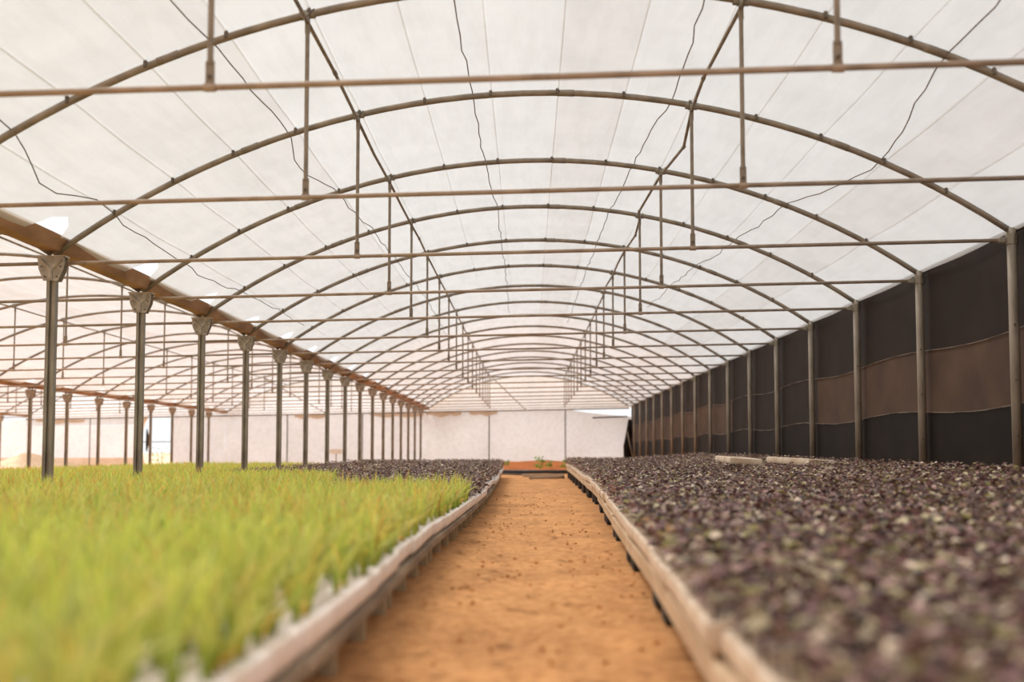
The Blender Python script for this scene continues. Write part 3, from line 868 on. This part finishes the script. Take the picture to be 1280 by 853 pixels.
# leaf meshes shared by the individually built seedlings
GL = []
for k in range(40):
    v, f, c = blades(np.zeros((1, 3)), np.array([rng.uniform(.15, .26)]), np.array([0.0]), np.array([rng.uniform(.15, 1.05)]), np.array([rng.uniform(.009, .014)]), 7, rng)
    me = np_mesh('leaf', v, f, c); me.materials.append(M['green']); GL.append(me)
DL = []
for k in range(5):
    v, f, c = blades(np.zeros((1, 3)), np.array([rng.uniform(.07, .15)]), np.array([0.0]), np.array([rng.uniform(.7, 1.5)]), np.array([rng.uniform(.013, .022)]), 6, rng, True)
    me = np_mesh('leaf', v, f, c); me.materials.append(M['green']); DL.append(me)
PL = []
for k in range(70):
    v, f, c = oval_leaves(np.zeros((1, 3)), np.array([0.0]), np.array([rng.uniform(-.05, .85)]), np.array([rng.uniform(.030, .054)]), np.array([rng.uniform(.022, .038)]), 5, rng)
    me = np_mesh('leaf', v, f, c); me.materials.append(M['purple']); PL.append(me)
GS = MB().tube([(0, 0, -.004), (0, 0, .012), (.001, 0, .03)], [.0035, .003, .0022], 6).mesh('green_seedling', True); GS.materials.append(M['stem'])
PS = MB().tube([(0, 0, -.004), (.003, 0, .03), (0, .002, .062)], [.003, .0025, .002], 5).mesh('purple_seedling', True); PS.materials.append(M['stem_p'])

def split_nearest(P, n=300):
    """the n plants that stand nearest inside the picture, and the rest"""
    d = P[:, 1]; px = 660 + 1760 * P[:, 0] / d; py = 566 + 1760 * (HC - P[:, 2] - .10) / d
    ok = (px > 0) & (px < 1280) & (py < 853)
    key = np.where(ok, d, 1e9)
    o = np.argsort(key)
    return P[o[:n]], P[o[n:]]

G = np.concatenate(cells['g']); G = G[in_view(G)]
edge_d = np.array([interp(LEFT, y, 1) for y in G[:, 1]]) - G[:, 0]
keep = rng.random(len(G)) < np.where(edge_d < .10, .48, .66); G = G[keep]
G += np.concatenate([rng.normal(0, .006, (len(G), 2)), np.zeros((len(G), 1))], 1)
gn, gr = split_nearest(G)
for p in gn:
    o = link_mesh('green_seedling', GS, None, None, tuple(p), random.uniform(0, 6.28))
    k0 = random.uniform(0, 6.28)
    if random.random() < .35:
        link_mesh('leaf', random.choice(DL), None, o, (0, 0, .004), k0)['label'] = 'withered yellow-orange leaf'
    for q in range(random.choice((4, 5, 5, 6))):
        l = link_mesh('leaf', random.choice(GL), None, o, (random.uniform(-.004, .004), random.uniform(-.004, .004), .005), k0 + q * 2.3 + random.uniform(-.4, .4))
    tag(o, 'slender yellow-green seedling in the nearest white trays left of the aisle', 'seedling', 'nearest green seedlings left of the aisle')
def green_stuff(P):
    parts = []
    d = P[:, 1]
    for lo, hi, nb, S in ((0, 7, 6, 5), (7, 13, 5, 4), (13, 99, 4, 3)):
        Q = P[(d >= lo) & (d < hi)]
        B = np.repeat(Q, nb, 0); N = len(B)
        B = B + np.concatenate([rng.normal(0, .006, (N, 2)), np.full((N, 1), .004)], 1)
        hp = np.repeat(rng.uniform(.85, 1.15, len(Q)), nb)
        parts.append(blades(B, rng.uniform(.14, .255, N) * hp * np.where(B[:, 0] < -2.1, .88, 1.0), rng.uniform(0, 2 * PI, N), rng.uniform(.12, 1.0, N), rng.uniform(.0085, .013, N) * (1 if lo < 13 else 1.25), S, rng))
    Q = P[(d < 16) & (rng.random(len(P)) < .35)]                  # broad withered leaves low between the green ones
    n = len(Q)
    parts.append(blades(Q, rng.uniform(.07, .15, n), rng.uniform(0, 2 * PI, n), rng.uniform(.7, 1.5, n), rng.uniform(.013, .022, n), 5, rng, True))
    return merge(parts)
v, f, c = green_stuff(gr)
tag(link_mesh('green_seedling_carpet', np_mesh('green_seedling_carpet', v, f, c), M['green']), 'dense yellow-green seedlings filling the trays on the left', 'seedlings', kind='stuff')

P = np.concatenate(cells['p']); P = P[in_view(P)]
P += np.concatenate([rng.normal(0, .007, (len(P), 2)), np.zeros((len(P), 1))], 1)
pn, pr = split_nearest(P)
for p in pn:
    o = link_mesh('purple_seedling', PS, None, None, tuple(p), random.uniform(0, 6.28))
    k0 = random.uniform(0, 6.28)
    nl = random.choice((6, 7, 8))
    for q in range(nl):
        a = k0 + q * 2.4
        rr = random.uniform(.004, .022)
        link_mesh('leaf', random.choice(PL), None, o, (rr * math.cos(a), rr * math.sin(a), random.uniform(.035, .105)), a)
    tag(o, 'small purple-grey leafy seedling in the nearest trays right of the aisle', 'seedling', 'nearest purple seedlings right of the aisle')
def purple_stuff(P):
    parts = []
    d = P[:, 1]
    for lo, hi, nb, S in ((0, 6, 6, 4), (6, 13, 6, 3), (13, 99, 6, 2)):
        Q = P[(d >= lo) & (d < hi)]
        B = np.repeat(Q, nb, 0); N = len(B)
        az = rng.uniform(0, 2 * PI, N); rr = rng.uniform(.002, .024, N)
        hp = np.repeat(rng.uniform(.8, 1.25, len(Q)), nb)
        hp = hp * np.where(B[:, 0] > np.array([interp(RIGHT, y, 1) for y in B[:, 1]]) + 4 * TW, 1.5,
                           np.where(B[:, 0] < 0, np.interp(B[:, 1], [10, 16, 30], [.95, 1.3, 1.9]), np.interp(B[:, 1], [2, 12, 30], [1.2, 1.3, 1.5])))
        B = B + np.stack([rr * np.cos(az), rr * np.sin(az), rng.uniform(.03, .09, N) * hp], 1)
        parts.append(oval_leaves(B, az, rng.uniform(-.05, .85, N), rng.uniform(.028, .052, N), rng.uniform(.021, .037, N), S, rng))
    return merge(parts)
v, f, c = purple_stuff(pr)
tag(link_mesh('purple_seedling_carpet', np_mesh('purple_seedling_carpet', v, f, c), M['purple']), 'dense purple-grey seedlings covering the right beds and the far left bed', 'seedlings', kind='stuff')

# ------------------------------------------------------------------ far end of the aisle
mx_ = np.linspace(-4.5, 4.5, 70); my_ = np.linspace(39, 53, 44)
X, Y = np.meshgrid(mx_, my_, indexing='ij')
Zm = .31 * np.exp(-((Y - 45.5) / 3.6) ** 4) * np.exp(-((X - .1) / 1.7) ** 4)
for _ in range(40):
    kx, ky = rng.normal(0, 3), rng.normal(0, 2); Zm *= 1 + .035 * np.sin(kx * X + ky * Y + rng.uniform(0, 6.28))
Zm = np.minimum(Zm, .31 + .02 * np.sin(X * 3)) - .02
md = link_mesh('soil_mound', grid_mesh('soil_mound', X, Y, Zm), M['mound'])
tag(md, 'low bank of loose red soil at the far end of the aisle', 'mound')

X, Y = np.meshgrid(np.linspace(-21.2, -16.9, 24), np.linspace(52.6, 55.7, 12), indexing='ij')
Zh = .60 * np.clip(1 - np.abs((X + 19.5) / np.where(X < -19.5, 1.3, 2.4)), 0, 1) ** .8 * np.exp(-((Y - 54.6) / 1.0) ** 2) - .01
tag(link_mesh('sand_heap', grid_mesh('sand_heap', X, Y, Zh), M['sand']), 'pale sandy heap at the foot of the end wall, far left', 'heap')

def lying(name, x0, x1, y0, y1, r, mat, lab, cat, flat=False):
    m = MB()
    L = math.hypot(x1 - x0, y1 - y0)
    if flat: m.box(L / 2, 0, r, L, r * 4.5, r * 2, r * .2)
    else: m.tube([(0, 0, r), (L * .5, .015, r), (L, 0, r)], r, 8)
    o = m.build(name, mat, None, (x0, y0, .001), math.atan2(y1 - y0, x1 - x0), smooth=not flat)
    tag(o, lab, cat)
lying('black_pipe', -.80, 1.25, 38.4, 37.9, .05, M['black'], 'thick black pipe lying across the far end of the aisle', 'pipe')
lying('thin_pole', -.72, .30, 36.4, 34.6, .022, M['black'], 'thin dark pole lying askew across the aisle', 'pole')
lying('plank', -.12, .84, 33.2, 33.4, .034, M['grey_wood'], 'upper grey plank lying across the aisle on the right', 'plank', True)
lying('plank', .08, .74, 29.9, 30.9, .034, M['grey_wood'], 'lower grey plank lying slanted across the aisle', 'plank', True)
for x, y, z, a, lab in ((2.36, 15.9, HC - .118, .1, 'left one of two empty pale foam trays lying on the purple seedlings by the net'),
                        (2.92, 15.2, HC - .128, .5, 'right one of two empty pale foam trays lying on the purple seedlings')):
    t = link_mesh('empty_tray', TM[1], None, None, (x, y, z), a); t.rotation_euler = (.03, .05, a)
    tag(t, lab, 'tray', 'empty trays on the right bed')

def weed(x, y, z, h, n, lab):
    parts = []
    B = np.tile(np.array([[0, 0, 0.0]]), (n, 1))
    az = rng.uniform(0, 6.28, n)
    r = empty('weed', (x, y, z))
    st = MB()
    for k in range(5):
        a = k * 1.3; st.tube([(0, 0, -.03), (.2 * h * math.cos(a), .2 * h * math.sin(a), h * .8)], .006, 5)
    st.build('stem', M['stem'], r)
    bb = np.stack([rng.uniform(-.45, .45, n) * h, rng.uniform(-.4, .4, n) * h, rng.uniform(.1, 1, n) * h], 1)
    v, f, c = oval_leaves(bb, az, rng.uniform(-.2, .9, n), rng.uniform(.06, .12, n), rng.uniform(.04, .08, n), 3, rng)
    c = np.repeat(np.array(lin(122, 168, 66)[:3])[None] * 1.0, len(v), 0) * np.repeat(rng.uniform(.6, 1.3, (n, 1)), len(v) // n, 0)
    link_mesh('foliage', np_mesh('foliage', v, f, c), M['green'], r)['kind'] = 'stuff'
    tag(r, lab, 'weed')
weed(.35, 40.2, .10, .34, 60, 'taller bright green weed on the soil bank past the aisle')
weed(.62, 41.0, .15, .20, 30, 'small weed beside the taller one on the soil bank')
weed(1.05, 40.6, .12, .24, 36, 'small green weed at the right end of the soil bank')
weed(-.62, 41.5, .18, .16, 24, 'small weed at the left end of the soil bank')
weed(-12.0, 46.0, .0, .75, 34, 'spindly weed standing far left before the white end wall')

sg = empty('sign_stake', (-5.1, 37.5, 0))
MB().box(0, 0, .33, .025, .02, .66).build('stake', M['leg'], sg)
MB().box(0, -.015, .60, .34, .012, .12, .003).build('board', M['sign'], sg)
tag(sg, 'little white label board on a stake behind the left beds', 'sign')

# sandy bank and pale ground outside the back wall
U, V = np.meshgrid(np.linspace(-40, 30, 36), np.linspace(58, 90, 14), indexing='ij')
tag(link_mesh('outside_ground', grid_mesh('outside_ground', U, V, .05 + .5 * np.clip((V - 62) / 28, 0, 1) + .08 * np.sin(U * .7) * np.cos(V * .4)), M['sand']), 'pale sandy ground outside beyond the end wall', kind='structure')
